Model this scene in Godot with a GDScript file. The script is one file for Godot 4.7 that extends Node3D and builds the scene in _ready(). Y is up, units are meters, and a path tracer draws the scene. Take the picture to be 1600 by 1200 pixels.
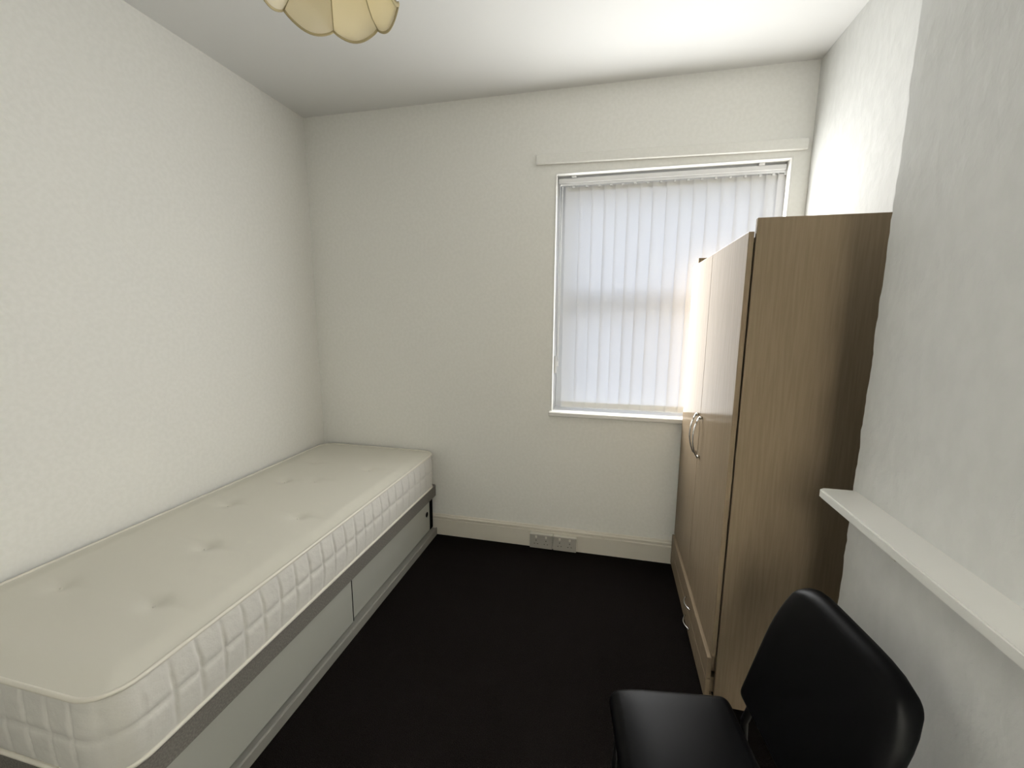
extends Node3D

# A small bedroom: bed along the left wall, window with a vertical blind in the back wall,
# wardrobe in the alcove beside a chimney breast. Metres; back wall at z = 0, left wall at x = 0.

var org := Vector3.ZERO          # base of the thing under construction: geometry is given in room coordinates
const ROOM_W := 3.109
const ROOM_H := 2.915
const ROOM_D := 3.45
const CB_X := 2.78               # face of the chimney breast
const CB_Z0 := 1.4025
const CB_Z1 := 2.85
const WIN_L := 1.735
const WIN_R := 3.026
const WIN_B := 0.965
const WIN_T := 2.45
const BED_W := 0.92
const DOOR_L := 2.15  # doorway added behind the viewer to let fill light in
const DOOR_R := 2.95
const DOOR_T := 2.05
var mats := {}

# ------------------------------------------------------------------ geometry helpers
func new_st(smooth := false) -> SurfaceTool:
	var st := SurfaceTool.new()
	st.begin(Mesh.PRIMITIVE_TRIANGLES)
	st.set_smooth_group(0 if smooth else -1)
	return st

func poly(st: SurfaceTool, pts: Array, out: Vector3) -> void:
	var n := Vector3.ZERO
	for i in range(1, pts.size() - 1):
		n += (pts[i] - pts[0]).cross(pts[i + 1] - pts[0])
	var rev := n.dot(out) > 0.0      # front faces run clockwise
	for i in range(1, pts.size() - 1):
		var a: Vector3 = pts[0]
		var b: Vector3 = pts[i + 1] if rev else pts[i]
		var c: Vector3 = pts[i] if rev else pts[i + 1]
		st.add_vertex(a - org)
		st.add_vertex(b - org)
		st.add_vertex(c - org)

func cbox(st: SurfaceTool, lo: Vector3, hi: Vector3, c := 0.002, xf := Transform3D()) -> void:
	# a box with chamfered edges
	var mid := (lo + hi) * 0.5
	var h := (hi - lo) * 0.5
	c = minf(c, minf(h.x, minf(h.y, h.z)) * 0.9)
	var v := func(ax: int, sx: float, sy: float, sz: float) -> Vector3:
		var q := Vector3(sx * (h.x - c), sy * (h.y - c), sz * (h.z - c))
		if ax == 0: q.x = sx * h.x
		elif ax == 1: q.y = sy * h.y
		else: q.z = sz * h.z
		return xf * (mid + q)
	var ctr := xf * mid
	var faces: Array = []
	for s in [-1.0, 1.0]:
		faces.append([v.call(0, s, -1, -1), v.call(0, s, 1, -1), v.call(0, s, 1, 1), v.call(0, s, -1, 1)])
		faces.append([v.call(1, -1, s, -1), v.call(1, 1, s, -1), v.call(1, 1, s, 1), v.call(1, -1, s, 1)])
		faces.append([v.call(2, -1, -1, s), v.call(2, 1, -1, s), v.call(2, 1, 1, s), v.call(2, -1, 1, s)])
		for t in [-1.0, 1.0]:
			faces.append([v.call(0, s, t, -1), v.call(1, s, t, -1), v.call(1, s, t, 1), v.call(0, s, t, 1)])
			faces.append([v.call(0, s, -1, t), v.call(2, s, -1, t), v.call(2, s, 1, t), v.call(0, s, 1, t)])
			faces.append([v.call(1, -1, s, t), v.call(2, -1, s, t), v.call(2, 1, s, t), v.call(1, 1, s, t)])
			for u in [-1.0, 1.0]:
				faces.append([v.call(0, s, t, u), v.call(1, s, t, u), v.call(2, s, t, u)])
	for f in faces:
		var m := Vector3.ZERO
		for p in f: m += p
		poly(st, f, m / f.size() - ctr)

func rbox(st: SurfaceTool, lo: Vector3, hi: Vector3, r: float, k := 4, mids := 4, warp = null) -> void:
	# a box with round edges, smooth; warp moves each point
	var axes: Array = []
	for a in 3:
		var cs: Array = []
		for i in k + 1: cs.append(lo[a] + r * (1.0 - cos(PI * 0.5 * i / k)))
		for i in range(1, mids): cs.append(lerpf(lo[a] + r, hi[a] - r, float(i) / mids))
		for i in k + 1: cs.append(hi[a] - r * (1.0 - cos(PI * 0.5 * (k - i) / k)))
		axes.append(cs)
	var ilo := lo + Vector3.ONE * r
	var ihi := hi - Vector3.ONE * r
	var at := func(p: Vector3) -> Vector3:
		var q := p.clamp(ilo, ihi)
		var d := (p - q)
		var o := q + d.normalized() * r if d.length() > 1e-9 else p
		return warp.call(o) if warp != null else o
	for a in 3:
		var b: int = (a + 1) % 3
		var c: int = (a + 2) % 3
		for s in 2:
			var B: Array = axes[b]
			var C: Array = axes[c]
			for i in B.size() - 1:
				for j in C.size() - 1:
					var q: Array = []
					for e in [[0, 0], [1, 0], [1, 1], [0, 1]]:
						var p := Vector3.ZERO
						p[a] = hi[a] if s == 1 else lo[a]
						p[b] = B[i + e[0]]
						p[c] = C[j + e[1]]
						q.append(at.call(p))
					var m: Vector3 = (q[0] + q[1] + q[2] + q[3]) * 0.25
					var out := Vector3.ZERO
					out[a] = 1.0 if s == 1 else -1.0
					var nn: Vector3 = (q[2] - q[0]).cross(q[3] - q[1])
					if absf(nn.normalized().dot(out)) < 0.05: out = m - (lo + hi) * 0.5
					poly(st, q, out)

func prism(st: SurfaceTool, prof: PackedVector2Array, place: Callable, l0: float, l1: float) -> void:
	# extrudes a profile; place(p: Vector2, l) gives the point in the room
	var n := prof.size()
	var cen := Vector2.ZERO
	for p in prof: cen += p / n
	var tri := Geometry2D.triangulate_polygon(prof)
	var ccw := not Geometry2D.is_polygon_clockwise(prof)
	for i in n:
		var a := prof[i]
		var b := prof[(i + 1) % n]
		var d := b - a
		var nor := Vector2(d.y, -d.x) if ccw else Vector2(-d.y, d.x)
		var out: Vector3 = place.call((a + b) * 0.5 + nor.normalized(), l0) - place.call((a + b) * 0.5, l0)
		poly(st, [place.call(a, l0), place.call(b, l0), place.call(b, l1), place.call(a, l1)], out)
	var along: Vector3 = place.call(cen, l1) - place.call(cen, l0)
	for i in range(0, tri.size(), 3):
		poly(st, [place.call(prof[tri[i]], l0), place.call(prof[tri[i + 1]], l0), place.call(prof[tri[i + 2]], l0)], -along)
		poly(st, [place.call(prof[tri[i]], l1), place.call(prof[tri[i + 1]], l1), place.call(prof[tri[i + 2]], l1)], along)

func tube(st: SurfaceTool, path: Array, r: float, sides := 8, closed := false, flat := 1.0) -> void:
	var n := path.size()
	var rings: Array = []
	var up := Vector3.UP
	for i in n:
		var a: Vector3 = path[(i - 1 + n) % n] if (closed or i > 0) else path[i]
		var b: Vector3 = path[(i + 1) % n] if (closed or i < n - 1) else path[i]
		var t := (b - a).normalized()
		var u := up if absf(t.dot(up)) < 0.95 else Vector3.RIGHT
		var s := t.cross(u).normalized()
		u = s.cross(t).normalized()
		var ring: Array = []
		for k in sides:
			var an := TAU * k / sides
			ring.append(path[i] + s * cos(an) * r * flat + u * sin(an) * r)
		rings.append(ring)
	for i in (n if closed else n - 1):
		var A: Array = rings[i]
		var B: Array = rings[(i + 1) % n]
		for k in sides:
			var k2 := (k + 1) % sides
			poly(st, [A[k], A[k2], B[k2], B[k]], (A[k] + A[k2]) * 0.5 - path[i])
	if not closed:
		poly(st, rings[0], path[0] - path[1])
		poly(st, rings[n - 1], path[n - 1] - path[n - 2])

func lathe(st: SurfaceTool, prof: Array, axis: Vector3, sides := 24) -> void:
	for i in prof.size() - 1:
		for k in sides:
			var q: Array = []
			for e in [[0, 0], [0, 1], [1, 1], [1, 0]]:
				var p: Vector2 = prof[i + e[0]]
				var an: float = TAU * (k + e[1]) / sides
				q.append(axis + Vector3(cos(an) * p.x, p.y, sin(an) * p.x))
			var d: Vector2 = prof[i + 1] - prof[i]
			var an2 := TAU * (k + 0.5) / sides
			var out := Vector3(cos(an2) * d.y, -d.x, sin(an2) * d.y)
			poly(st, q, out)

func grid(st: SurfaceTool, nu: int, nv: int, at: Callable, out: Callable) -> void:
	for i in nu:
		for j in nv:
			var q := [at.call(float(i) / nu, float(j) / nv), at.call(float(i + 1) / nu, float(j) / nv), at.call(float(i + 1) / nu, float(j + 1) / nv), at.call(float(i) / nu, float(j + 1) / nv)]
			poly(st, q, out.call((i + 0.5) / nu, (j + 0.5) / nv))

# ------------------------------------------------------------------ objects
func thing(called: String, label: String, category: String, at: Vector3, group := "") -> Node3D:
	var o := Node3D.new()
	o.name = called
	add_child(o, true)
	o.position = at
	o.set_meta("label", label)
	o.set_meta("category", category)
	if group != "": o.set_meta("group", group)
	org = at
	return o

func part(called: String, st: SurfaceTool, m: Material, parent: Node3D, label := "") -> MeshInstance3D:
	st.generate_normals()
	var o := MeshInstance3D.new()
	o.name = called
	o.mesh = st.commit()
	o.material_override = m
	o.cast_shadow = GeometryInstance3D.SHADOW_CASTING_SETTING_ON
	parent.add_child(o, true)
	if label != "": o.set_meta("label", label)
	return o

func struct(called: String, st: SurfaceTool, m: Material, label := "", category := "") -> MeshInstance3D:
	var o := part(called, st, m, self)
	o.set_meta("kind", "structure")
	if label != "": o.set_meta("label", label)
	if category != "": o.set_meta("category", category)
	return o

# ------------------------------------------------------------------ materials
func noise_img(size: int, freq: float, sd: int, stretch := Vector2.ONE, octaves := 3, type := FastNoiseLite.TYPE_SIMPLEX_SMOOTH, warp := 0.0) -> Image:
	var f := FastNoiseLite.new()
	f.seed = sd
	f.noise_type = type
	f.frequency = freq
	f.fractal_octaves = octaves
	if warp > 0.0:
		f.domain_warp_enabled = true
		f.domain_warp_amplitude = warp
		f.domain_warp_frequency = freq * 0.6
	# seamless by taking the noise round a torus-like blend
	var img := Image.create(size, size, false, Image.FORMAT_RGB8)
	for y in size:
		for x in size:
			var fx := float(x) / size
			var fy := float(y) / size
			var bx := smoothstep(0.8, 1.0, fx)
			var by := smoothstep(0.8, 1.0, fy)
			var px := x * stretch.x
			var py := y * stretch.y
			var sx := size * stretch.x
			var sy := size * stretch.y
			var a := f.get_noise_2d(px, py)
			if bx > 0.0: a = lerpf(a, f.get_noise_2d(px - sx, py), bx)
			if by > 0.0:
				var b := f.get_noise_2d(px, py - sy)
				if bx > 0.0: b = lerpf(b, f.get_noise_2d(px - sx, py - sy), bx)
				a = lerpf(a, b, by)
			var v := clampf(a * 0.5 + 0.5, 0.0, 1.0)
			img.set_pixel(x, y, Color(v, v, v))
	return img

func normal_tex(img: Image, strength: float) -> ImageTexture:
	var n: Image = img.duplicate()
	n.bump_map_to_normal_map(strength)
	n.generate_mipmaps()
	return ImageTexture.create_from_image(n)

func tint_tex(img: Image, a: Color, b: Color) -> ImageTexture:
	var o := Image.create(img.get_width(), img.get_height(), false, Image.FORMAT_RGB8)
	for y in img.get_height():
		for x in img.get_width():
			o.set_pixel(x, y, a.lerp(b, smoothstep(0.2, 0.8, img.get_pixel(x, y).r)))
	o.generate_mipmaps()
	return ImageTexture.create_from_image(o)

func mat(called: String, col: Color, rough: float, spec := 0.5) -> StandardMaterial3D:
	var m := StandardMaterial3D.new()
	m.albedo_color = col
	m.roughness = rough
	m.metallic_specular = spec
	mats[called] = m
	return m

func triplanar(m: StandardMaterial3D, sc: Vector3) -> void:
	m.uv1_triplanar = true
	m.uv1_world_triplanar = true
	m.uv1_scale = sc

func make_materials() -> void:
	var fine := noise_img(512, 0.045, 11, Vector2.ONE, 3)
	var swirl := noise_img(512, 0.018, 23, Vector2(1.25, 0.72), 4, FastNoiseLite.TYPE_SIMPLEX_SMOOTH, 30.0)
	var tuft := noise_img(512, 0.2, 5, Vector2.ONE, 2)
	var grain := noise_img(512, 0.02, 31, Vector2(5.0, 0.22), 4)
	var weave := noise_img(256, 0.3, 41, Vector2.ONE, 2)
	var fine_n := normal_tex(fine, 1.2)
	var weave_n := normal_tex(weave, 1.0)

	var m := mat("wall", Color(1, 1, 1), 0.75, 0.3)
	m.albedo_texture = tint_tex(fine, Color(0.940, 0.937, 0.914), Color(0.954, 0.951, 0.930))
	m.normal_enabled = true
	m.normal_texture = fine_n
	m.normal_scale = 0.22
	triplanar(m, Vector3.ONE * 1.6)

	m = mat("paper", Color(1, 1, 1), 0.7, 0.35)
	m.albedo_texture = tint_tex(swirl, Color(0.846, 0.848, 0.834), Color(0.864, 0.866, 0.852))
	m.normal_enabled = true
	m.normal_texture = normal_tex(swirl, 2.0)
	m.normal_scale = 0.55
	triplanar(m, Vector3.ONE * 1.5)

	m = mat("ceiling", Color(0.905, 0.905, 0.895), 0.85, 0.2)
	m = mat("carpet", Color(1, 1, 1), 1.0, 0.05)
	m.albedo_texture = tint_tex(tuft, Color(0.075, 0.066, 0.062), Color(0.140, 0.126, 0.120))
	m.normal_enabled = true
	m.normal_texture = normal_tex(tuft, 4.0)
	triplanar(m, Vector3.ONE * 2.5)

	m = mat("gloss_white", Color(0.905, 0.902, 0.882), 0.3, 0.5)
	m = mat("cream_paint", Color(0.868, 0.848, 0.800), 0.4, 0.5)
	m = mat("upvc", Color(0.93, 0.935, 0.94), 0.25, 0.5)
	m = mat("rail_white", Color(0.87, 0.87, 0.87), 0.35, 0.5)
	m = mat("glass", Color(0.9, 0.95, 0.97, 0.08), 0.0, 0.5)
	m.transparency = BaseMaterial3D.TRANSPARENCY_ALPHA

	m = mat("vane", Color(0.92, 0.92, 0.925), 0.8, 0.2)
	m.backlight_enabled = true
	m.backlight = Color(1.0, 1.0, 1.0)
	m.cull_mode = BaseMaterial3D.CULL_DISABLED
	m = mat("weight", Color(0.86, 0.85, 0.80), 0.6, 0.3)
	m.backlight_enabled = true
	m.backlight = Color(0.5, 0.48, 0.42)

	m = mat("wood", Color(1, 1, 1), 0.14, 0.045)
	m.albedo_texture = tint_tex(grain, Color(0.540, 0.480, 0.395), Color(0.575, 0.512, 0.428))
	triplanar(m, Vector3.ONE * 1.4)
	m = mat("edging", Color(0.60, 0.53, 0.42), 0.45, 0.4)
	m = mat("chrome", Color(0.82, 0.82, 0.82), 0.18, 0.5)
	m.metallic = 1.0
	m = mat("dark_gap", Color(0.06, 0.055, 0.05), 0.9, 0.1)

	m = mat("ticking", Color(0.880, 0.868, 0.820), 0.85, 0.2)
	m.normal_enabled = true
	m.normal_texture = weave_n
	m.normal_scale = 0.25
	triplanar(m, Vector3.ONE * 6.0)
	m = mat("border", Color(0.870, 0.862, 0.835), 0.8, 0.25)
	m.normal_enabled = true
	m.normal_texture = fine_n
	m.normal_scale = 0.8
	triplanar(m, Vector3.ONE * 5.0)
	m = mat("piping", Color(0.905, 0.890, 0.840), 0.7, 0.3)
	m = mat("tuft", Color(0.87, 0.858, 0.81), 0.9, 0.2)
	m = mat("divan_fabric", Color(1, 1, 1), 0.9, 0.2)
	m.albedo_texture = tint_tex(fine, Color(0.45, 0.438, 0.415), Color(0.52, 0.507, 0.480))
	triplanar(m, Vector3.ONE * 5.0)
	m = mat("slide_panel", Color(0.70, 0.705, 0.67), 0.4, 0.5)
	m = mat("track", Color(0.56, 0.555, 0.525), 0.5, 0.4)

	m = mat("vinyl", Color(0.022, 0.022, 0.026), 0.42, 0.22)
	m.normal_enabled = true
	m.normal_texture = weave_n
	m.normal_scale = 0.15
	triplanar(m, Vector3.ONE * 8.0)
	m = mat("black_metal", Color(0.04, 0.04, 0.042), 0.4, 0.5)

	m = mat("shade_cloth", Color(0.94, 0.92, 0.86), 0.9, 0.1)
	m.backlight_enabled = true
	m.backlight = Color(0.78, 0.71, 0.50)
	m.cull_mode = BaseMaterial3D.CULL_DISABLED
	m = mat("braid", Color(0.74, 0.69, 0.55), 0.9, 0.1)
	m = mat("bulb_glass", Color(0.95, 0.95, 0.93), 0.2, 0.5)
	m = mat("opal", Color(0.95, 0.95, 0.93), 0.4, 0.5)
	m.emission_enabled = true  # glow of the added landing lamp
	m.emission = Color(1.0, 0.97, 0.92)
	m.emission_energy_multiplier = 1.5
	m = mat("socket_white", Color(0.86, 0.85, 0.81), 0.35, 0.5)
	m = mat("socket_face_shaded", Color(0.68, 0.665, 0.635), 0.4, 0.5)  # darker than the box: shade on the room-facing side painted in

# ------------------------------------------------------------------ camera and light
func make_view() -> void:
	var yaw := 0.2259
	var pitch := 0.1562
	var roll := 0.0066
	var fwd := Vector3(-sin(yaw) * cos(pitch), -sin(pitch), -cos(yaw) * cos(pitch))
	var rt := Vector3(cos(yaw), 0, -sin(yaw))
	var up := rt.cross(fwd)
	var r2 := rt * cos(roll) + up * sin(roll)
	var u2 := up * cos(roll) - rt * sin(roll)
	var cam := Camera3D.new()
	cam.name = "camera"
	cam.transform = Transform3D(Basis(r2, u2, -fwd), Vector3(2.0968, 1.5786, 2.7168))
	cam.fov = rad_to_deg(2.0 * atan(600.0 / 657.86))
	cam.near = 0.02
	add_child(cam)
	cam.current = true

	var env := Environment.new()
	env.background_mode = Environment.BG_SKY
	var sky := Sky.new()
	var sm := ProceduralSkyMaterial.new()      # an overcast day
	sm.sky_top_color = Color(0.81, 0.855, 0.935)
	sm.sky_horizon_color = Color(0.865, 0.89, 0.94)
	sm.ground_horizon_color = Color(0.70, 0.71, 0.72)
	sm.ground_bottom_color = Color(0.54, 0.54, 0.54)
	sm.sky_energy_multiplier = 1.36
	sm.ground_energy_multiplier = 1.36
	sky.sky_material = sm
	env.sky = sky
	env.tonemap_mode = Environment.TONE_MAPPER_LINEAR
	env.tonemap_exposure = 1.27
	env.sdfgi_enabled = true
	env.ssao_enabled = true
	env.ssil_enabled = true
	var we := WorldEnvironment.new()
	we.name = "world_environment"
	we.environment = env
	add_child(we)

	# daylight that the blind scatters into the room: as large as the blind, just in front of it
	var day := AreaLight3D.new()
	day.name = "blind_daylight"
	day.area_size = Vector2(1.20, 1.38)
	day.area_normalize_energy = true
	day.light_color = Color(1.0, 1.0, 0.995)
	day.light_energy = 3.25
	day.area_range = 12.0
	day.shadow_enabled = true
	day.transform = Transform3D(Basis(Vector3.UP, PI), Vector3(2.405, 1.69, -0.046))
	add_child(day)

# ------------------------------------------------------------------ the room
func make_room() -> void:
	org = Vector3.ZERO
	var t := 0.14
	var st := new_st()
	cbox(st, Vector3(-t, -0.12, -0.25), Vector3(ROOM_W + t, 0.0, ROOM_D + t), 0.0005)
	struct("floor", st, mats.carpet, "black-brown carpet covering the bedroom floor", "floor")
	st = new_st()
	cbox(st, Vector3(-t, ROOM_H, -0.25), Vector3(ROOM_W + t, ROOM_H + 0.12, ROOM_D + t), 0.0005)
	struct("ceiling", st, mats.ceiling, "plain white painted ceiling", "ceiling")
	st = new_st()
	cbox(st, Vector3(-t, 0, -0.25), Vector3(0, ROOM_H, ROOM_D + t), 0.0005)
	struct("wall_left", st, mats.wall, "bare cream wall along the bed", "wall")
	st = new_st()
	cbox(st, Vector3(ROOM_W, 0, -0.25), Vector3(ROOM_W + t, ROOM_H, ROOM_D + t), 0.0005)
	struct("wall_right", st, mats.paper, "embossed white papered alcove wall above the wardrobe", "wall")
	st = new_st()
	cbox(st, Vector3(0, 0, ROOM_D), Vector3(DOOR_L, ROOM_H, ROOM_D + t), 0.0005)
	cbox(st, Vector3(DOOR_R, 0, ROOM_D), Vector3(ROOM_W, ROOM_H, ROOM_D + t), 0.0005)
	cbox(st, Vector3(DOOR_L, DOOR_T, ROOM_D), Vector3(DOOR_R, ROOM_H, ROOM_D + t), 0.0)
	struct("wall_front", st, mats.wall, "cream wall behind the viewer with an added doorway for fill light", "wall")
	make_added_landing()
	org = Vector3.ZERO
	st = new_st()
	var zb := -0.25
	cbox(st, Vector3(0, 0, zb), Vector3(WIN_L, ROOM_H, 0), 0.0005)
	cbox(st, Vector3(WIN_R, 0, zb), Vector3(ROOM_W, ROOM_H, 0), 0.0005)
	cbox(st, Vector3(WIN_L, 0, zb), Vector3(WIN_R, WIN_B - 0.012, 0), 0.0)
	cbox(st, Vector3(WIN_L, WIN_T, zb), Vector3(WIN_R, ROOM_H, 0), 0.0)
	struct("wall_back", st, mats.wall, "cream papered wall with the window opening", "wall")

	# chimney breast, its papered corner a little uneven
	st = new_st(true)
	var nz := FastNoiseLite.new()
	nz.seed = 77
	nz.frequency = 9.0
	var rc := 0.012
	var prof: Array = []
	prof.append([Vector2(ROOM_W + 0.02, CB_Z0), Vector2(0, -1)])
	prof.append([Vector2(CB_X + rc + 0.05, CB_Z0), Vector2(0, -1)])
	for i in 7:
		var a := PI * 0.5 * i / 6.0
		prof.append([Vector2(CB_X + rc - rc * sin(a), CB_Z0 + rc - rc * cos(a)), Vector2(-sin(a), -cos(a))])
	prof.append([Vector2(CB_X, CB_Z0 + 0.06), Vector2(-1, 0)])
	prof.append([Vector2(CB_X, CB_Z1 - 0.06), Vector2(-1, 0)])
	for i in 5:
		var a := PI * 0.5 * i / 4.0
		prof.append([Vector2(CB_X + rc - rc * cos(a), CB_Z1 - rc + rc * sin(a)), Vector2(-cos(a), sin(a))])
	prof.append([Vector2(ROOM_W + 0.02, CB_Z1), Vector2(0, 1)])
	var rows := 180
	for i in prof.size() - 1:
		for j in rows:
			var q: Array = []
			for e in [[0, 0], [1, 0], [1, 1], [0, 1]]:
				var pr: Array = prof[i + e[0]]
				var y: float = ROOM_H * (j + e[1]) / rows
				var edge: float = 1.0 if (i + e[0] > 1 and i + e[0] < 9) else 0.0
				var p: Vector2 = pr[0] + pr[1] * edge * 0.0028 * (nz.get_noise_1d(y * 1.0) + 0.6 * nz.get_noise_1d(y * 3.3 + 40.0))
				q.append(Vector3(p.x, y, p.y))
			var nn: Vector2 = (prof[i][1] + prof[i + 1][1])
			poly(st, q, Vector3(nn.x, 0, nn.y))
	struct("wall_chimney_breast", st, mats.paper, "grey-white papered chimney breast jutting out at the right", "wall")

	# skirting boards
	var sk := PackedVector2Array([Vector2(0, 0), Vector2(0.018, 0), Vector2(0.018, 0.116), Vector2(0.011, 0.121), Vector2(0.011, 0.127), Vector2(0.0175, 0.130), Vector2(0.0175, 0.139), Vector2(0.011, 0.144), Vector2(0.008, 0.152), Vector2(0.003, 0.155), Vector2(0, 0.155)])
	st = new_st()
	prism(st, sk, func(p: Vector2, l: float) -> Vector3: return Vector3(l, p.y, p.x), 0.0, ROOM_W)
	struct("baseboard_back", st, mats.cream_paint, "cream moulded skirting board under the window", "baseboard")
	st = new_st()
	prism(st, sk, func(p: Vector2, l: float) -> Vector3: return Vector3(p.x, p.y, l), 0.018, ROOM_D)
	struct("baseboard_left", st, mats.cream_paint, "cream skirting board behind the bed", "baseboard")
	st = new_st()
	prism(st, sk, func(p: Vector2, l: float) -> Vector3: return Vector3(CB_X - p.x, p.y, l), CB_Z0 - 0.018, CB_Z1)
	struct("baseboard_right", st, mats.cream_paint, "cream skirting board on the chimney breast", "baseboard")

	# painted batten over the window
	st = new_st()
	var xf := Transform3D(Basis(Vector3.BACK, -0.0165), Vector3(1.616, 2.500, 0))
	cbox(st, Vector3(0, 0, 0), Vector3(1.470, 0.058, 0.020), 0.004, xf)
	struct("trim_1", st, mats.wall, "wall-coloured wooden batten fixed above the window", "trim")

func make_added_landing() -> void:
	# landing and doorway added behind the viewer, lit to send soft fill in
	var z0 := ROOM_D + 0.14
	var z1 := z0 + 1.1
	var st := new_st()
	cbox(st, Vector3(1.2, -0.12, z0), Vector3(3.7, 0.0, z1), 0.0005)
	struct("floor_added_landing", st, mats.carpet, "dark carpet of the added landing behind the viewer", "floor")
	st = new_st()
	cbox(st, Vector3(1.2, 2.5, z0), Vector3(3.7, 2.6, z1), 0.0005)
	struct("ceiling_added_landing", st, mats.ceiling, "white ceiling of the added landing behind the viewer", "ceiling")
	st = new_st()
	cbox(st, Vector3(1.1, -0.12, z1), Vector3(3.8, 2.6, z1 + 0.1), 0.0005)
	cbox(st, Vector3(1.1, -0.12, z0), Vector3(1.2, 2.6, z1), 0.0005)
	cbox(st, Vector3(3.7, -0.12, z0), Vector3(3.8, 2.6, z1), 0.0005)
	cbox(st, Vector3(3.249, 0.0, z0 - 0.1), Vector3(3.7, 2.5, z0), 0.0005)
	struct("wall_added_landing", st, mats.wall, "plain cream walls of the added landing, bouncing fill light", "wall")
	st = new_st()
	for q in [[DOOR_L - 0.06, DOOR_L, 0.0, DOOR_T + 0.06], [DOOR_R, DOOR_R + 0.06, 0.0, DOOR_T + 0.06], [DOOR_L, DOOR_R, DOOR_T, DOOR_T + 0.06]]:
		cbox(st, Vector3(q[0], q[2], ROOM_D - 0.018), Vector3(q[1], q[3], ROOM_D), 0.003)
	struct("trim_2", st, mats.gloss_white, "white architrave round the added doorway behind the viewer", "trim")
	var at := Vector3(1.55, 2.36, z0 + 0.55)
	var l := thing("added_fill_lamp", "added round fill lamp on the added landing behind the viewer", "lamp", at)  # added lamp, there only to fill the room from behind
	st = new_st(true)
	var prof: Array = []
	for i in 13: prof.append(Vector2(0.09 * sin(PI * i / 12.0), -0.09 * cos(PI * i / 12.0)))
	lathe(st, prof, at, 24)
	part("globe", st, mats.opal, l)
	st = new_st(true)
	lathe(st, [Vector2(0.0, 0.08), Vector2(0.03, 0.08), Vector2(0.03, 0.10), Vector2(0.055, 0.125), Vector2(0.055, 0.1395), Vector2(0.0, 0.1395)], at, 24)
	part("fitting", st, mats.socket_white, l)
	var o := OmniLight3D.new()  # added fill light, bounced off the landing walls into the room
	o.name = "added_fill_light"
	o.light_color = Color(1.0, 0.985, 0.96)
	o.light_energy = 10.5
	o.light_size = 0.08
	o.omni_range = 12.0
	o.omni_attenuation = 2.0
	o.shadow_enabled = true
	l.add_child(o)

func make_window() -> void:
	var w := Node3D.new()
	w.name = "window_1"
	add_child(w, true)
	w.position = Vector3(0.5 * (WIN_L + WIN_R), WIN_B, -0.1)
	org = w.position
	w.set_meta("kind", "structure")
	w.set_meta("label", "white framed window behind the vertical blind")
	w.set_meta("category", "window")
	# painted lining of the recess
	var st := new_st()
	cbox(st, Vector3(WIN_L, WIN_B, -0.17), Vector3(WIN_L + 0.010, WIN_T, 0.004), 0.002)
	part("recess_lining", st, mats.gloss_white, w)
	st = new_st()
	cbox(st, Vector3(WIN_R - 0.010, WIN_B, -0.17), Vector3(WIN_R, WIN_T, 0.004), 0.002)
	part("recess_lining", st, mats.gloss_white, w)
	st = new_st()
	cbox(st, Vector3(WIN_L + 0.010, WIN_T - 0.010, -0.17), Vector3(WIN_R - 0.010, WIN_T, 0.004), 0.002)
	part("recess_lining", st, mats.gloss_white, w)
	# sill board with a rounded nose
	st = new_st()
	cbox(st, Vector3(WIN_L - 0.010, WIN_B - 0.026, -0.17), Vector3(WIN_R + 0.006, WIN_B + 0.006, 0.028), 0.006)
	part("sill", st, mats.gloss_white, w, "white painted sill board")
	# frame, transom and sash
	var l := WIN_L + 0.010
	var r := WIN_R - 0.010
	var b := WIN_B + 0.006
	var t := WIN_T - 0.010
	var tr := 1.715
	st = new_st()
	cbox(st, Vector3(l, b, -0.225), Vector3(l + 0.055, t, -0.165), 0.004)
	cbox(st, Vector3(r - 0.055, b, -0.225), Vector3(r, t, -0.165), 0.004)
	cbox(st, Vector3(l + 0.055, b, -0.225), Vector3(r - 0.055, b + 0.055, -0.165), 0.004)
	cbox(st, Vector3(l + 0.055, t - 0.055, -0.225), Vector3(r - 0.055, t, -0.165), 0.004)
	part("frame", st, mats.upvc, w)
	st = new_st()
	cbox(st, Vector3(l + 0.055, tr - 0.03, -0.222), Vector3(r - 0.055, tr + 0.03, -0.162), 0.004)
	part("transom", st, mats.upvc, w)
	for q in [[b + 0.055, tr - 0.03], [tr + 0.03, t - 0.055]]:
		st = new_st()
		cbox(st, Vector3(l + 0.055, q[0], -0.198), Vector3(r - 0.055, q[0] + 0.03, -0.170), 0.003)
		cbox(st, Vector3(l + 0.055, q[1] - 0.03, -0.198), Vector3(r - 0.055, q[1], -0.170), 0.003)
		cbox(st, Vector3(l + 0.055, q[0] + 0.03, -0.198), Vector3(l + 0.085, q[1] - 0.03, -0.170), 0.003)
		cbox(st, Vector3(r - 0.085, q[0] + 0.03, -0.198), Vector3(r - 0.055, q[1] - 0.03, -0.170), 0.003)
		part("sash", st, mats.upvc, w)
		st = new_st()
		poly(st, [Vector3(l + 0.08, q[0] + 0.025, -0.184), Vector3(r - 0.08, q[0] + 0.025, -0.184), Vector3(r - 0.08, q[1] - 0.025, -0.184), Vector3(l + 0.08, q[1] - 0.025, -0.184)], Vector3.BACK)
		part("pane", st, mats.glass, w)

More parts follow.
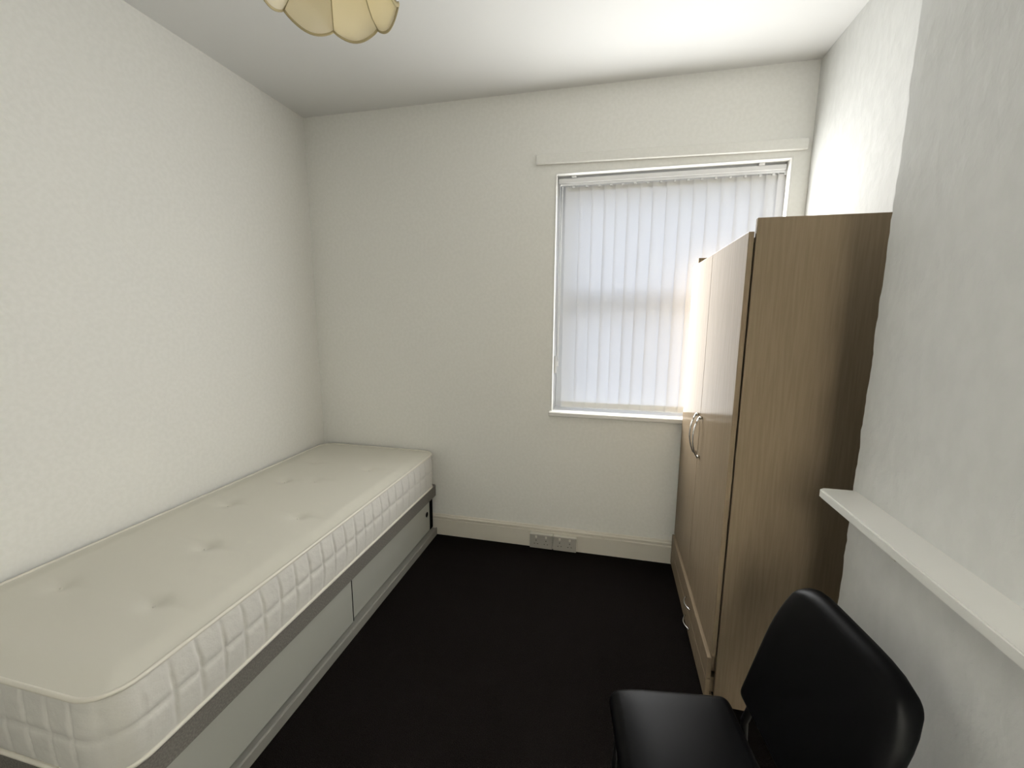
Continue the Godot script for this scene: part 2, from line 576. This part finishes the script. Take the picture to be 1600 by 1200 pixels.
func make_blind() -> void:
	var z := -0.060
	var b := thing("vertical_blind", "white vertical slat blind hanging closed in the window recess", "blind", Vector3(2.38, 0.975, z))
	var st := new_st()
	cbox(st, Vector3(1.752, 2.398, z - 0.020), Vector3(3.012, 2.426, z + 0.020), 0.003)
	part("head_rail", st, mats.rail_white, b)
	for x in [1.83, 2.87]:
		st = new_st()
		cbox(st, Vector3(x, 2.426, z - 0.016), Vector3(x + 0.03, 2.4395, z + 0.024), 0.002)
		part("bracket", st, mats.rail_white, b)
	var seams := [1.794, 1.881, 1.955, 2.030, 2.097, 2.168, 2.239, 2.312, 2.390, 2.463, 2.538, 2.611, 2.687, 2.765, 2.843, 2.917, 2.978]
	var rng := RandomNumberGenerator.new()
	rng.seed = 9
	for i in seams.size():
		var x0: float = seams[i]
		var wv: float = (seams[i + 1] - x0 if i < 16 else 0.06) + 0.013
		var tilt := deg_to_rad(7.0 + rng.randf_range(-1.5, 1.5))
		if i == 16: tilt = deg_to_rad(12.0)
		if i == 15: tilt = deg_to_rad(10.0)
		if i == 3: tilt = deg_to_rad(11.0)
		var cx := x0 + wv * 0.5 * cos(tilt) - 0.001
		var lean := rng.randf_range(-0.004, 0.004)
		var spot := func(u: float, y: float, push: float) -> Vector3:
			var s := (u - 0.5) * wv
			var bow := 0.0022 * (1.0 - pow(2.0 * u - 1.0, 2.0)) + push
			var k := (y - 2.385) / 1.4
			return Vector3(cx + s * cos(tilt) + bow * sin(tilt) + lean * k, y, z - s * sin(tilt) + bow * cos(tilt))
		st = new_st(true)
		grid(st, 6, 4, func(u: float, v: float) -> Vector3: return spot.call(u, lerpf(0.992, 2.380, v), 0.0), func(_u, _v): return Vector3.BACK)
		var vane := part("vane", st, mats.vane, b)
		st = new_st()
		grid(st, 2, 1, func(u: float, v: float) -> Vector3: return spot.call(0.02 + 0.96 * u, lerpf(0.994, 1.030, v), -0.0016), func(_u, _v): return Vector3.BACK)
		grid(st, 2, 1, func(u: float, v: float) -> Vector3: return spot.call(0.02 + 0.96 * u, lerpf(0.994, 1.030, v), -0.0030), func(_u, _v): return Vector3.FORWARD)
		part("bottom_weight", st, mats.weight, vane)
		st = new_st()
		grid(st, 2, 1, func(u: float, v: float) -> Vector3: return spot.call(0.06 + 0.88 * u, lerpf(2.352, 2.378, v), -0.0016), func(_u, _v): return Vector3.BACK)
		part("top_hanger", st, mats.weight, vane)
		st = new_st()
		cbox(st, Vector3(cx - 0.007, 2.372, z - 0.004), Vector3(cx + 0.007, 2.399, z + 0.010), 0.002)
		part("carrier", st, mats.upvc, b)
	# the spacer strip along the carriers, the weight chain, and the pull cord with its tidy
	st = new_st()
	cbox(st, Vector3(1.762, 2.384, z + 0.008), Vector3(3.005, 2.398, z + 0.014), 0.001)
	part("carrier_strip", st, mats.upvc, b)
	st = new_st(true)
	for i in seams.size() - 1:
		var pts: Array = []
		for k in 7:
			var u := k / 6.0
			pts.append(Vector3(lerpf(seams[i] + 0.02, seams[i + 1] + 0.02, u), 0.998 - 0.009 * sin(PI * u), z + 0.014))
		tube(st, pts, 0.0011, 5)
	part("weight_chain", st, mats.upvc, b)
	st = new_st(true)
	tube(st, [Vector3(1.763, 2.39, z + 0.015), Vector3(1.764, 1.7, z + 0.016), Vector3(1.765, 1.29, z + 0.016)], 0.0022, 6)
	tube(st, [Vector3(1.776, 2.39, z + 0.015), Vector3(1.774, 1.7, z + 0.016), Vector3(1.769, 1.29, z + 0.016)], 0.0022, 6)
	part("pull_cord", st, mats.upvc, b)
	st = new_st()
	cbox(st, Vector3(1.7452, 1.215, z - 0.004), Vector3(1.760, 1.330, z + 0.010), 0.002)
	cbox(st, Vector3(1.756, 1.262, z + 0.002), Vector3(1.775, 1.296, z + 0.020), 0.003)
	part("cord_tidy", st, mats.rail_white, b)

# ------------------------------------------------------------------ bed
func make_bed() -> void:
	var z0 := 0.022
	var z1 := 2.055
	var x0 := 0.020
	var b := thing("divan_bed_base", "low grey fabric bed base with white sliding storage doors", "bed base", Vector3(0.47, 0, 1.03))
	var st := new_st()
	# carcass: floor board, back, ends and deck
	cbox(st, Vector3(x0, 0.068, z0), Vector3(x0 + 0.018, 0.300, z1 - 0.02), 0.001)
	cbox(st, Vector3(x0 + 0.018, 0.072, z0 + 0.016), Vector3(BED_W - 0.050, 0.086, z1 - 0.02), 0.001)
	part("carcass", st, mats.track, b)
	st = new_st()
	cbox(st, Vector3(x0, 0.300, z0), Vector3(BED_W - 0.002, 0.388, z1), 0.006)
	part("top_rail", st, mats.divan_fabric, b, "grey patterned fabric rail")
	st = new_st()
	cbox(st, Vector3(x0, 0.0, z1 - 0.02), Vector3(BED_W - 0.002, 0.300, z1), 0.003)
	part("foot_panel", st, mats.divan_fabric, b)
	st = new_st()
	cbox(st, Vector3(x0, 0.0, z0), Vector3(BED_W - 0.045, 0.300, z0 + 0.016), 0.002)
	part("head_panel", st, mats.track, b)
	st = new_st()
	cbox(st, Vector3(x0, 0.0, z0), Vector3(BED_W + 0.001, 0.050, z1 - 0.02), 0.003)
	cbox(st, Vector3(BED_W - 0.050, 0.050, z0 + 0.0), Vector3(BED_W - 0.042, 0.066, z1 - 0.02), 0.001)
	cbox(st, Vector3(BED_W - 0.006, 0.050, z0 + 0.0), Vector3(BED_W - 0.001, 0.055, z1 - 0.02), 0.001)
	part("bottom_track", st, mats.track, b)
	# two sliding doors, the far one running behind the near one
	st = new_st()
	cbox(st, Vector3(BED_W - 0.036, 0.070, 0.088), Vector3(BED_W - 0.026, 0.299, 1.050), 0.0015)
	var d1 := part("sliding_door", st, mats.slide_panel, b)
	st = new_st(true)
	var hc := Vector3(BED_W - 0.0258, 0.205, 0.137)
	for k in 20:
		var a := TAU * k / 20.0
		var a2 := TAU * (k + 1) / 20.0
		poly(st, [hc, hc + Vector3(0, cos(a), sin(a)) * 0.016, hc + Vector3(0, cos(a2), sin(a2)) * 0.016], Vector3.RIGHT)
		poly(st, [hc + Vector3(0, cos(a), sin(a)) * 0.016, hc + Vector3(0, cos(a2), sin(a2)) * 0.016, hc + Vector3(0.002, cos(a2) * 0.019, sin(a2) * 0.019), hc + Vector3(0.002, cos(a) * 0.019, sin(a) * 0.019)], Vector3.RIGHT)
	part("finger_pull", st, mats.dark_gap, d1, "small dark round finger pull")
	st = new_st()
	cbox(st, Vector3(BED_W - 0.022, 0.070, 1.044), Vector3(BED_W - 0.014, 0.299, z1 - 0.022), 0.0015)
	part("sliding_door", st, mats.slide_panel, b)
	st = new_st()
	cbox(st, Vector3(BED_W - 0.0255, 0.071, 1.037), Vector3(BED_W - 0.0138, 0.298, 1.0438), 0.001)
	part("dark_strip", st, mats.dark_gap, b, "black edge strip between the doors")
	st = new_st()
	cbox(st, Vector3(BED_W - 0.040, 0.066, 0.040), Vector3(BED_W - 0.024, 0.299, 0.0875), 0.001)  # shade of the gap at the door end, put in as dark colour
	part("dark_strip", st, mats.dark_gap, b, "dark strip standing in for shade in the end gap by the wall")

	# mattress
	var mx0 := 0.024
	var mx1 := 0.925
	var mz0 := 0.024
	var mz1 := 2.075
	var y0 := 0.388
	var y1 := 0.634
	var rc := 0.095
	var m := thing("mattress", "cream single mattress with quilted border on the bed base", "mattress", Vector3(0.47, y0, 1.03))
	# rounded plan outline
	var outline: Array = []      # [point, normal]
	var cs := [[Vector2(mx1 - rc, mz0 + rc), -PI * 0.5], [Vector2(mx1 - rc, mz1 - rc), 0.0], [Vector2(mx0 + rc, mz1 - rc), PI * 0.5], [Vector2(mx0 + rc, mz0 + rc), PI]]
	for ci in 4:
		var c: Vector2 = cs[ci][0]
		for k in 13:
			var a: float = cs[ci][1] + PI * 0.5 * k / 12.0
			outline.append([c + Vector2(cos(a), sin(a)) * rc, Vector2(cos(a), sin(a))])
		var nx: Vector2 = cs[(ci + 1) % 4][0]
		var a1: float = cs[ci][1] + PI * 0.5
		var p0 := c + Vector2(cos(a1), sin(a1)) * rc
		var p1 := nx + Vector2(cos(a1), sin(a1)) * rc
		var n := int(p0.distance_to(p1) / 0.0045)
		for k in range(1, n):
			outline.append([p0.lerp(p1, float(k) / n), Vector2(cos(a1), sin(a1))])
	var cnt := outline.size()
	var lens: Array = [0.0]
	for i in range(1, cnt + 1):
		lens.append(lens[i - 1] + (outline[i % cnt][0] as Vector2).distance_to(outline[i - 1][0]))
	var total: float = lens[cnt]
	var stitches := roundi(total / 0.081)
	var pitch := total / stitches
	var wob := FastNoiseLite.new()
	wob.seed = 4
	wob.frequency = 3.0
	st = new_st(true)
	var nv := 26
	var skin := func(i: int, j: int) -> Vector3:
		var p: Vector2 = outline[i % cnt][0]
		var nn: Vector2 = outline[i % cnt][1]
		var v := float(j) / nv
		var s: float = lens[i] + 0.006 * wob.get_noise_2d(v * 0.6, lens[i] * 4.0) + 0.012 * sin(v * PI) * 0.5
		var u := absf(fposmod(s / pitch, 1.0) - 0.5) * 2.0      # 1 on a stitch line
		var groove := exp(-pow((1.0 - u) * 0.5 * pitch / 0.0055, 2.0))
		var mid := exp(-pow((v - 0.5) * (y1 - y0) / 0.010, 2.0))
		var puff := sin(PI * clampf(v, 0.0, 1.0))
		var off := 0.004 * pow(puff, 0.5) + 0.0075 * pow(puff, 0.6) * (1.0 - groove) * (1.0 - 0.75 * mid) + 0.0016 * wob.get_noise_2d(lens[i] * 6.0, v * 5.0)
		var q := p + nn * (off - 0.009)
		return Vector3(q.x, lerpf(y0 + 0.006, y1 - 0.006, v), q.y)
	for i in cnt:
		for j in nv:
			var nn: Vector2 = outline[i][1]
			poly(st, [skin.call(i, j), skin.call(i + 1, j), skin.call(i + 1, j + 1), skin.call(i, j + 1)], Vector3(nn.x, 0, nn.y))
	part("quilted_border", st, mats.border, m)
	# top and underside: rings from the outline to the middle line
	var tufts := [Vector2(0.245, 0.42), Vector2(0.665, 0.46), Vector2(0.46, 0.70), Vector2(0.25, 1.08), Vector2(0.685, 1.111), Vector2(0.503, 1.429), Vector2(0.245, 1.751), Vector2(0.665, 1.753), Vector2(0.30, 0.75)]
	var lump := FastNoiseLite.new()
	lump.seed = 15
	lump.frequency = 2.2
	var height := func(p: Vector2) -> float:
		var e := minf(minf(p.x - mx0, mx1 - p.x), minf(p.y - mz0, mz1 - p.y))
		var h := 0.010 * smoothstep(0.0, 0.10, e) + 0.003 * lump.get_noise_2d(p.x, p.y)
		for t in tufts:
			var d: Vector2 = p - t
			h -= 0.011 * exp(-pow(d.length() / 0.036, 2.0)) + 0.006 * exp(-pow(d.x / 0.085, 2.0) - pow(d.y / 0.030, 2.0))
			h -= 0.002 * exp(-pow((d.y - 0.10 * d.x + 0.015) / 0.007, 2.0)) * smoothstep(0.02, 0.06, absf(d.x)) * exp(-pow(d.x / 0.12, 2.0))
		return h
	st = new_st(true)
	var gx := 90
	var gz := 200
	var lay := func(i: int, j: int) -> Vector3:
		# the grid follows the rounded outline: each row is squeezed to the width there
		var fz := float(j) / gz
		var z := lerpf(mz0, mz1, fz)
		var ins := 0.0
		var dz := minf(z - mz0, mz1 - z)
		if dz < rc: ins = rc - sqrt(maxf(rc * rc - (rc - dz) * (rc - dz), 0.0))
		var x := lerpf(mx0 + ins + 0.004, mx1 - ins - 0.004, float(i) / gx)
		return Vector3(x, y1 - 0.004 + height.call(Vector2(x, z)), clampf(z, mz0 + 0.004, mz1 - 0.004))
	for i in gx:
		for j in gz:
			poly(st, [lay.call(i, j), lay.call(i + 1, j), lay.call(i + 1, j + 1), lay.call(i, j + 1)], Vector3.UP)
	part("top_panel", st, mats.ticking, m)
	st = new_st()
	var base: Array = []
	for i in range(0, cnt, 4): base.append(Vector3(outline[i][0].x, y0 + 0.003, outline[i][0].y))
	poly(st, base, Vector3.DOWN)
	part("underside", st, mats.ticking, m)
	for yy in [y0 + 0.008, y1 - 0.004]:
		st = new_st(true)
		var path: Array = []
		for i in range(0, cnt, 2):
			var p: Vector2 = outline[i][0] - outline[i][1] * 0.004
			path.append(Vector3(p.x, yy, p.y))
		tube(st, path, 0.0068, 7, true)
		part("piping", st, mats.piping, m)
	for t in tufts:
		st = new_st(true)
		var c := Vector3(t.x, y1 - 0.004 + height.call(t) + 0.001, t.y)
		lathe(st, [Vector2(0.006, -0.002), Vector2(0.0045, 0.0012), Vector2(0.0, 0.002)], c, 10)
		part("tuft", st, mats.tuft, m)

# ------------------------------------------------------------------ wardrobe
func make_wardrobe() -> void:
	var xd := 2.552       # face of the doors
	var xb := 3.100
	var zf := 0.030
	var zn := 1.052
	var w := thing("wardrobe", "tall light wood two-door wardrobe with drawers in the alcove", "wardrobe", Vector3(2.83, 0, 0.54))
	var st := new_st()
	cbox(st, Vector3(2.576, 0, zn - 0.018), Vector3(xb, 1.923, zn), 0.0015)
	part("side_panel", st, mats.wood, w)
	st = new_st()
	cbox(st, Vector3(2.576, 0, zf), Vector3(xb, 1.923, zf + 0.018), 0.0015)
	part("side_panel", st, mats.wood, w)
	st = new_st()
	cbox(st, Vector3(2.578, 1.845, zf + 0.018), Vector3(xb, 1.863, zn - 0.018), 0.001)
	part("top_panel", st, mats.wood, w)
	st = new_st()
	cbox(st, Vector3(2.580, 0.03, zf + 0.018), Vector3(xb - 0.006, 0.046, zn - 0.018), 0.001)
	part("bottom_panel", st, mats.wood, w)
	st = new_st()
	cbox(st, Vector3(xb - 0.006, 0.03, zf + 0.018), Vector3(xb, 1.845, zn - 0.018), 0.001)
	part("back_panel", st, mats.wood, w)
	st = new_st()
	cbox(st, Vector3(2.580, 0.212, zf + 0.018), Vector3(xb - 0.006, 0.228, zn - 0.018), 0.001)
	part("shelf_board", st, mats.wood, w)
	# doors with bow handles
	var zmid := 0.520
	for q in [[zf + 0.002, zmid - 0.0015, 0.480], [zmid + 0.0015, zn - 0.001, 0.562]]:
		st = new_st()
		cbox(st, Vector3(xd, 0.222, q[0]), Vector3(xd + 0.018, 1.878, q[1]), 0.0015)
		var d := part("door", st, mats.wood, w)
		st = new_st(true)
		var path: Array = []
		for k in 13:
			var u := k / 12.0
			path.append(Vector3(xd - 0.004 - 0.032 * pow(sin(PI * lerpf(0.06, 0.94, u)), 0.75), lerpf(0.905, 1.105, u), q[2]))
		tube(st, path, 0.0042, 8, false, 1.3)
		for y in [0.907, 1.103]:
			cbox(st, Vector3(xd - 0.014, y - 0.007, q[2] - 0.005), Vector3(xd, y + 0.007, q[2] + 0.005), 0.002)
		part("handle", st, mats.chrome, d, "curved chrome bow handle")
	# shallow drawers below, their fronts standing a little proud of the doors
	var dr := [[0.120, 0.214, 0.655], [0.022, 0.116, 0.665]]
	for q in dr:
		st = new_st()
		cbox(st, Vector3(2.540, q[0], zf + 0.002), Vector3(2.558, q[1], zn - 0.001), 0.0015)
		cbox(st, Vector3(2.558, q[0] + 0.012, zf + 0.030), Vector3(2.960, q[1] - 0.012, zn - 0.030), 0.001)
		var d := part("drawer", st, mats.wood, w)
		st = new_st(true)
		var path: Array = []
		var yc: float = 0.5 * (q[0] + q[1]) + 0.006
		for k in 11:
			var u := k / 10.0
			path.append(Vector3(2.540 - 0.003 - 0.020 * sin(PI * lerpf(0.05, 0.95, u)), yc, q[2] - 0.052 + 0.104 * u))
		tube(st, path, 0.004, 8)
		part("handle", st, mats.chrome, d, "small chrome bow handle")
	st = new_st()
	cbox(st, Vector3(2.562, 0.0, zf + 0.018), Vector3(2.575, 0.030, zn - 0.018), 0.001)
	part("plinth", st, mats.wood, w)

# ------------------------------------------------------------------ chair, shelf, pendant, sockets
func make_chair() -> void:
	var c := thing("padded_chair", "black vinyl padded chair with its back to the chimney breast", "chair", Vector3(2.36, 0, 1.76))
	var turn := Basis(Vector3.UP, 0.135)
	var piv := Vector3(2.34, 0, 1.755)
	var rot := func(p: Vector3) -> Vector3: return piv + turn * (p - piv)
	var st := new_st(true)
	rbox(st, Vector3(2.168, 0.410, 1.520), Vector3(2.520, 0.478, 1.945), 0.030, 5, 8, func(p: Vector3) -> Vector3:
		var u := (p.x - 2.344) / 0.176
		var v := (p.z - 1.732) / 0.212
		if p.y > 0.44: p.y += 0.012 * (1.0 - u * u) * (1.0 - v * v) - 0.010 * smoothstep(0.5, 1.0, -u)
		return rot.call(p))
	part("seat", st, mats.vinyl, c)
	st = new_st(true)
	rbox(st, Vector3(-0.026, 0.0, -0.208), Vector3(0.026, 0.400, 0.208), 0.0255, 5, 10, func(p: Vector3) -> Vector3:
		var v := p.y / 0.40
		var u := p.z / 0.208
		var zz := p.z * (1.0 - 0.04 * smoothstep(0.5, 1.0, v) * 0.0)
		# round the upper corners
		var yy := p.y - 0.040 * pow(absf(u), 5.0) * smoothstep(0.5, 1.0, v)
		zz -= signf(u) * 0.030 * pow(v, 7.0) * absf(u)
		return rot.call(Vector3(2.553 + 0.110 * v - 0.020 * (1.0 - u * u) * 0.0 + p.x, 0.500 + yy, 1.750 + zz)))
	part("backrest", st, mats.vinyl, c)
	for s in [-1.0, 1.0]:
		st = new_st(true)
		tube(st, [rot.call(Vector3(2.196, 0.414, 1.735 + s * 0.165)), rot.call(Vector3(2.190, 0.20, 1.735 + s * 0.170)), rot.call(Vector3(2.185, 0.0, 1.735 + s * 0.175))], 0.011, 8)
		part("leg", st, mats.black_metal, c)
		st = new_st(true)
		tube(st, [rot.call(Vector3(2.638, 0.80, 1.735 + s * 0.135)), rot.call(Vector3(2.588, 0.60, 1.735 + s * 0.150)), rot.call(Vector3(2.545, 0.44, 1.735 + s * 0.160)), rot.call(Vector3(2.560, 0.22, 1.735 + s * 0.165)), rot.call(Vector3(2.585, 0.0, 1.735 + s * 0.170))], 0.011, 8)
		part("leg", st, mats.black_metal, c)
		st = new_st(true)
		tube(st, [rot.call(Vector3(2.190, 0.402, 1.735 + s * 0.166)), rot.call(Vector3(2.548, 0.402, 1.735 + s * 0.161))], 0.009, 8)
		part("seat_rail", st, mats.black_metal, c)

func make_shelf() -> void:
	var s := thing("wall_shelf", "narrow off-white shelf board fixed along the chimney breast", "shelf", Vector3(CB_X - 0.045, 1.086, 2.0))
	var st := new_st()
	var prof := PackedVector2Array()
	# plan (x, z) with a rounded far corner
	prof.append(Vector2(CB_X, 1.418))
	for k in 7:
		var a := PI * 0.5 * k / 6.0
		prof.append(Vector2(2.690 + 0.014 - 0.014 * sin(a), 1.418 + 0.014 - 0.014 * cos(a)))
	prof.append(Vector2(2.690, 2.60))
	prof.append(Vector2(CB_X, 2.60))
	prism(st, prof, func(p: Vector2, l: float) -> Vector3: return Vector3(p.x, l, p.y), 1.089, 1.107)
	var inner := PackedVector2Array()
	for p in prof: inner.append(Vector2(p.x + (0.003 if p.x < CB_X - 0.01 else 0.0), p.y + (0.003 if p.y < 1.5 else -0.003)))
	prism(st, inner, func(p: Vector2, l: float) -> Vector3: return Vector3(p.x, l, p.y), 1.086, 1.110)
	part("board", st, mats.gloss_white, s)
	for z in [1.62, 2.42]:
		st = new_st()
		cbox(st, Vector3(CB_X - 0.012, 1.020, z - 0.009), Vector3(CB_X, 1.086, z + 0.009), 0.002)
		cbox(st, Vector3(CB_X - 0.060, 1.078, z - 0.009), Vector3(CB_X - 0.012, 1.086, z + 0.009), 0.002)
		part("bracket", st, mats.cream_paint, s)

func make_pendant() -> void:
	var ax := Vector3(1.453, 0, 1.772)
	var p := thing("pendant_lamp", "cream fabric pendant lampshade with scalloped braid edge hanging from ceiling", "lamp", Vector3(ax.x, 2.29, ax.z))
	var n := 8
	var a0 := deg_to_rad(-31.5)
	var yb := 2.302
	var hgt := 0.215
	var surf := func(panel: int, u: float, v: float) -> Vector3:
		# u across a panel, v from the scalloped rim up to the top ring
		var a := a0 - TAU * (panel + u) / n
		var flare := lerpf(0.152, 0.058, pow(v, 0.62))
		var chord := cos(PI / n) / cos((u - 0.5) * TAU / n)      # flat panels between ribs
		var r := flare * lerpf(1.0, chord, 0.75)
		var drop := 0.026 * pow(sin(PI * u), 0.8) * pow(1.0 - v, 3.0)
		return ax + Vector3(cos(a) * r, yb + hgt * v - drop, sin(a) * r)
	for k in n:
		var st := new_st(true)
		grid(st, 12, 14, func(u: float, v: float) -> Vector3: return surf.call(k, u, v), func(u: float, _v: float) -> Vector3:
			var a: float = a0 - TAU * (k + u) / n
			return Vector3(cos(a), 0.3, sin(a)))
		var pan := part("shade_panel", st, mats.shade_cloth, p)
		st = new_st(true)
		var path: Array = []
		for i in 13: path.append(surf.call(k, i / 12.0, 0.0) + Vector3(0, 0.002, 0))
		tube(st, path, 0.0048, 6, false, 0.5)
		part("braid", st, mats.braid, pan, "tan braid along the scalloped edge")
		st = new_st(true)
		path = []
		for i in 15: path.append(surf.call(k, 0.0, i / 14.0))
		tube(st, path, 0.0017, 6)
		part("rib", st, mats.braid, p)
	var st2 := new_st(true)
	var ring: Array = []
	for i in 24: ring.append(ax + Vector3(cos(TAU * i / 24.0) * 0.058, yb + hgt, sin(TAU * i / 24.0) * 0.058))
	tube(st2, ring, 0.003, 6, true)
	for k in 3:
		var a := TAU * k / 3.0
		tube(st2, [ax + Vector3(cos(a) * 0.058, yb + hgt, sin(a) * 0.058), ax + Vector3(cos(a) * 0.018, yb + hgt - 0.01, sin(a) * 0.018)], 0.0018, 6)
	part("top_ring", st2, mats.socket_white, p)
	st2 = new_st(true)
	lathe(st2, [Vector2(0.0, 2.470), Vector2(0.019, 2.470), Vector2(0.020, 2.500), Vector2(0.020, 2.530), Vector2(0.012, 2.545), Vector2(0.004, 2.550), Vector2(0.0, 2.550)], ax, 20)
	part("lamp_holder", st2, mats.socket_white, p)
	st2 = new_st(true)
	lathe(st2, [Vector2(0.0, 2.372), Vector2(0.014, 2.376), Vector2(0.024, 2.387), Vector2(0.028, 2.402), Vector2(0.026, 2.420), Vector2(0.017, 2.440), Vector2(0.012, 2.455), Vector2(0.012, 2.471)], ax, 20)
	part("bulb", st2, mats.bulb_glass, p)
	st2 = new_st(true)
	tube(st2, [ax + Vector3(0, 2.545, 0), ax + Vector3(0, ROOM_H - 0.02, 0)], 0.0032, 8)
	part("flex", st2, mats.socket_white, p)
	st2 = new_st(true)
	lathe(st2, [Vector2(0.0, ROOM_H - 0.034), Vector2(0.012, ROOM_H - 0.032), Vector2(0.036, ROOM_H - 0.020), Vector2(0.040, ROOM_H - 0.001), Vector2(0.0, ROOM_H - 0.0005)], ax, 24)
	part("ceiling_rose", st2, mats.socket_white, p)

func make_sockets() -> void:
	var info := [["pale double wall socket box on skirting, nearer the bed", 1.617, 1.7755], ["pale double wall socket box on skirting, nearer the wardrobe", 1.7785, 1.937]]
	for q in info:
		var xa: float = q[1]
		var xb: float = q[2]
		var zf := 0.056
		var s := thing("wall_socket", q[0], "socket", Vector3(0.5 * (xa + xb), 0.012, 0.018), "sockets on the back skirting")
		var st := new_st()
		cbox(st, Vector3(xa, 0.012, 0.0182), Vector3(xb, 0.112, zf - 0.008), 0.003)
		part("back_box", st, mats.socket_white, s)
		st = new_st()
		cbox(st, Vector3(xa + 0.001, 0.013, zf - 0.008), Vector3(xb - 0.001, 0.111, zf), 0.0025)
		var f := part("face_plate", st, mats.socket_face_shaded, s)
		for k in [-1.0, 1.0]:
			var cx: float = 0.5 * (xa + xb) + k * 0.034
			st = new_st()
			cbox(st, Vector3(cx - 0.006, 0.088, zf - 0.001), Vector3(cx + 0.006, 0.104, zf + 0.003), 0.001)
			part("switch", st, mats.socket_white, f)
			for h in [[0.0, 0.070, 0.002, 0.0045], [-0.011, 0.046, 0.0035, 0.002], [0.011, 0.046, 0.0035, 0.002]]:
				st = new_st()
				cbox(st, Vector3(cx + h[0] - h[2], h[1] - h[3], zf - 0.002), Vector3(cx + h[0] + h[2], h[1] + h[3], zf + 0.0004), 0.0002)
				part("pin_hole", st, mats.dark_gap, f)

func _ready() -> void:
	make_view()
	make_materials()
	make_room()
	make_window()
	make_bed()
	make_wardrobe()
	make_blind()
	make_chair()
	make_shelf()
	make_pendant()
	make_sockets()
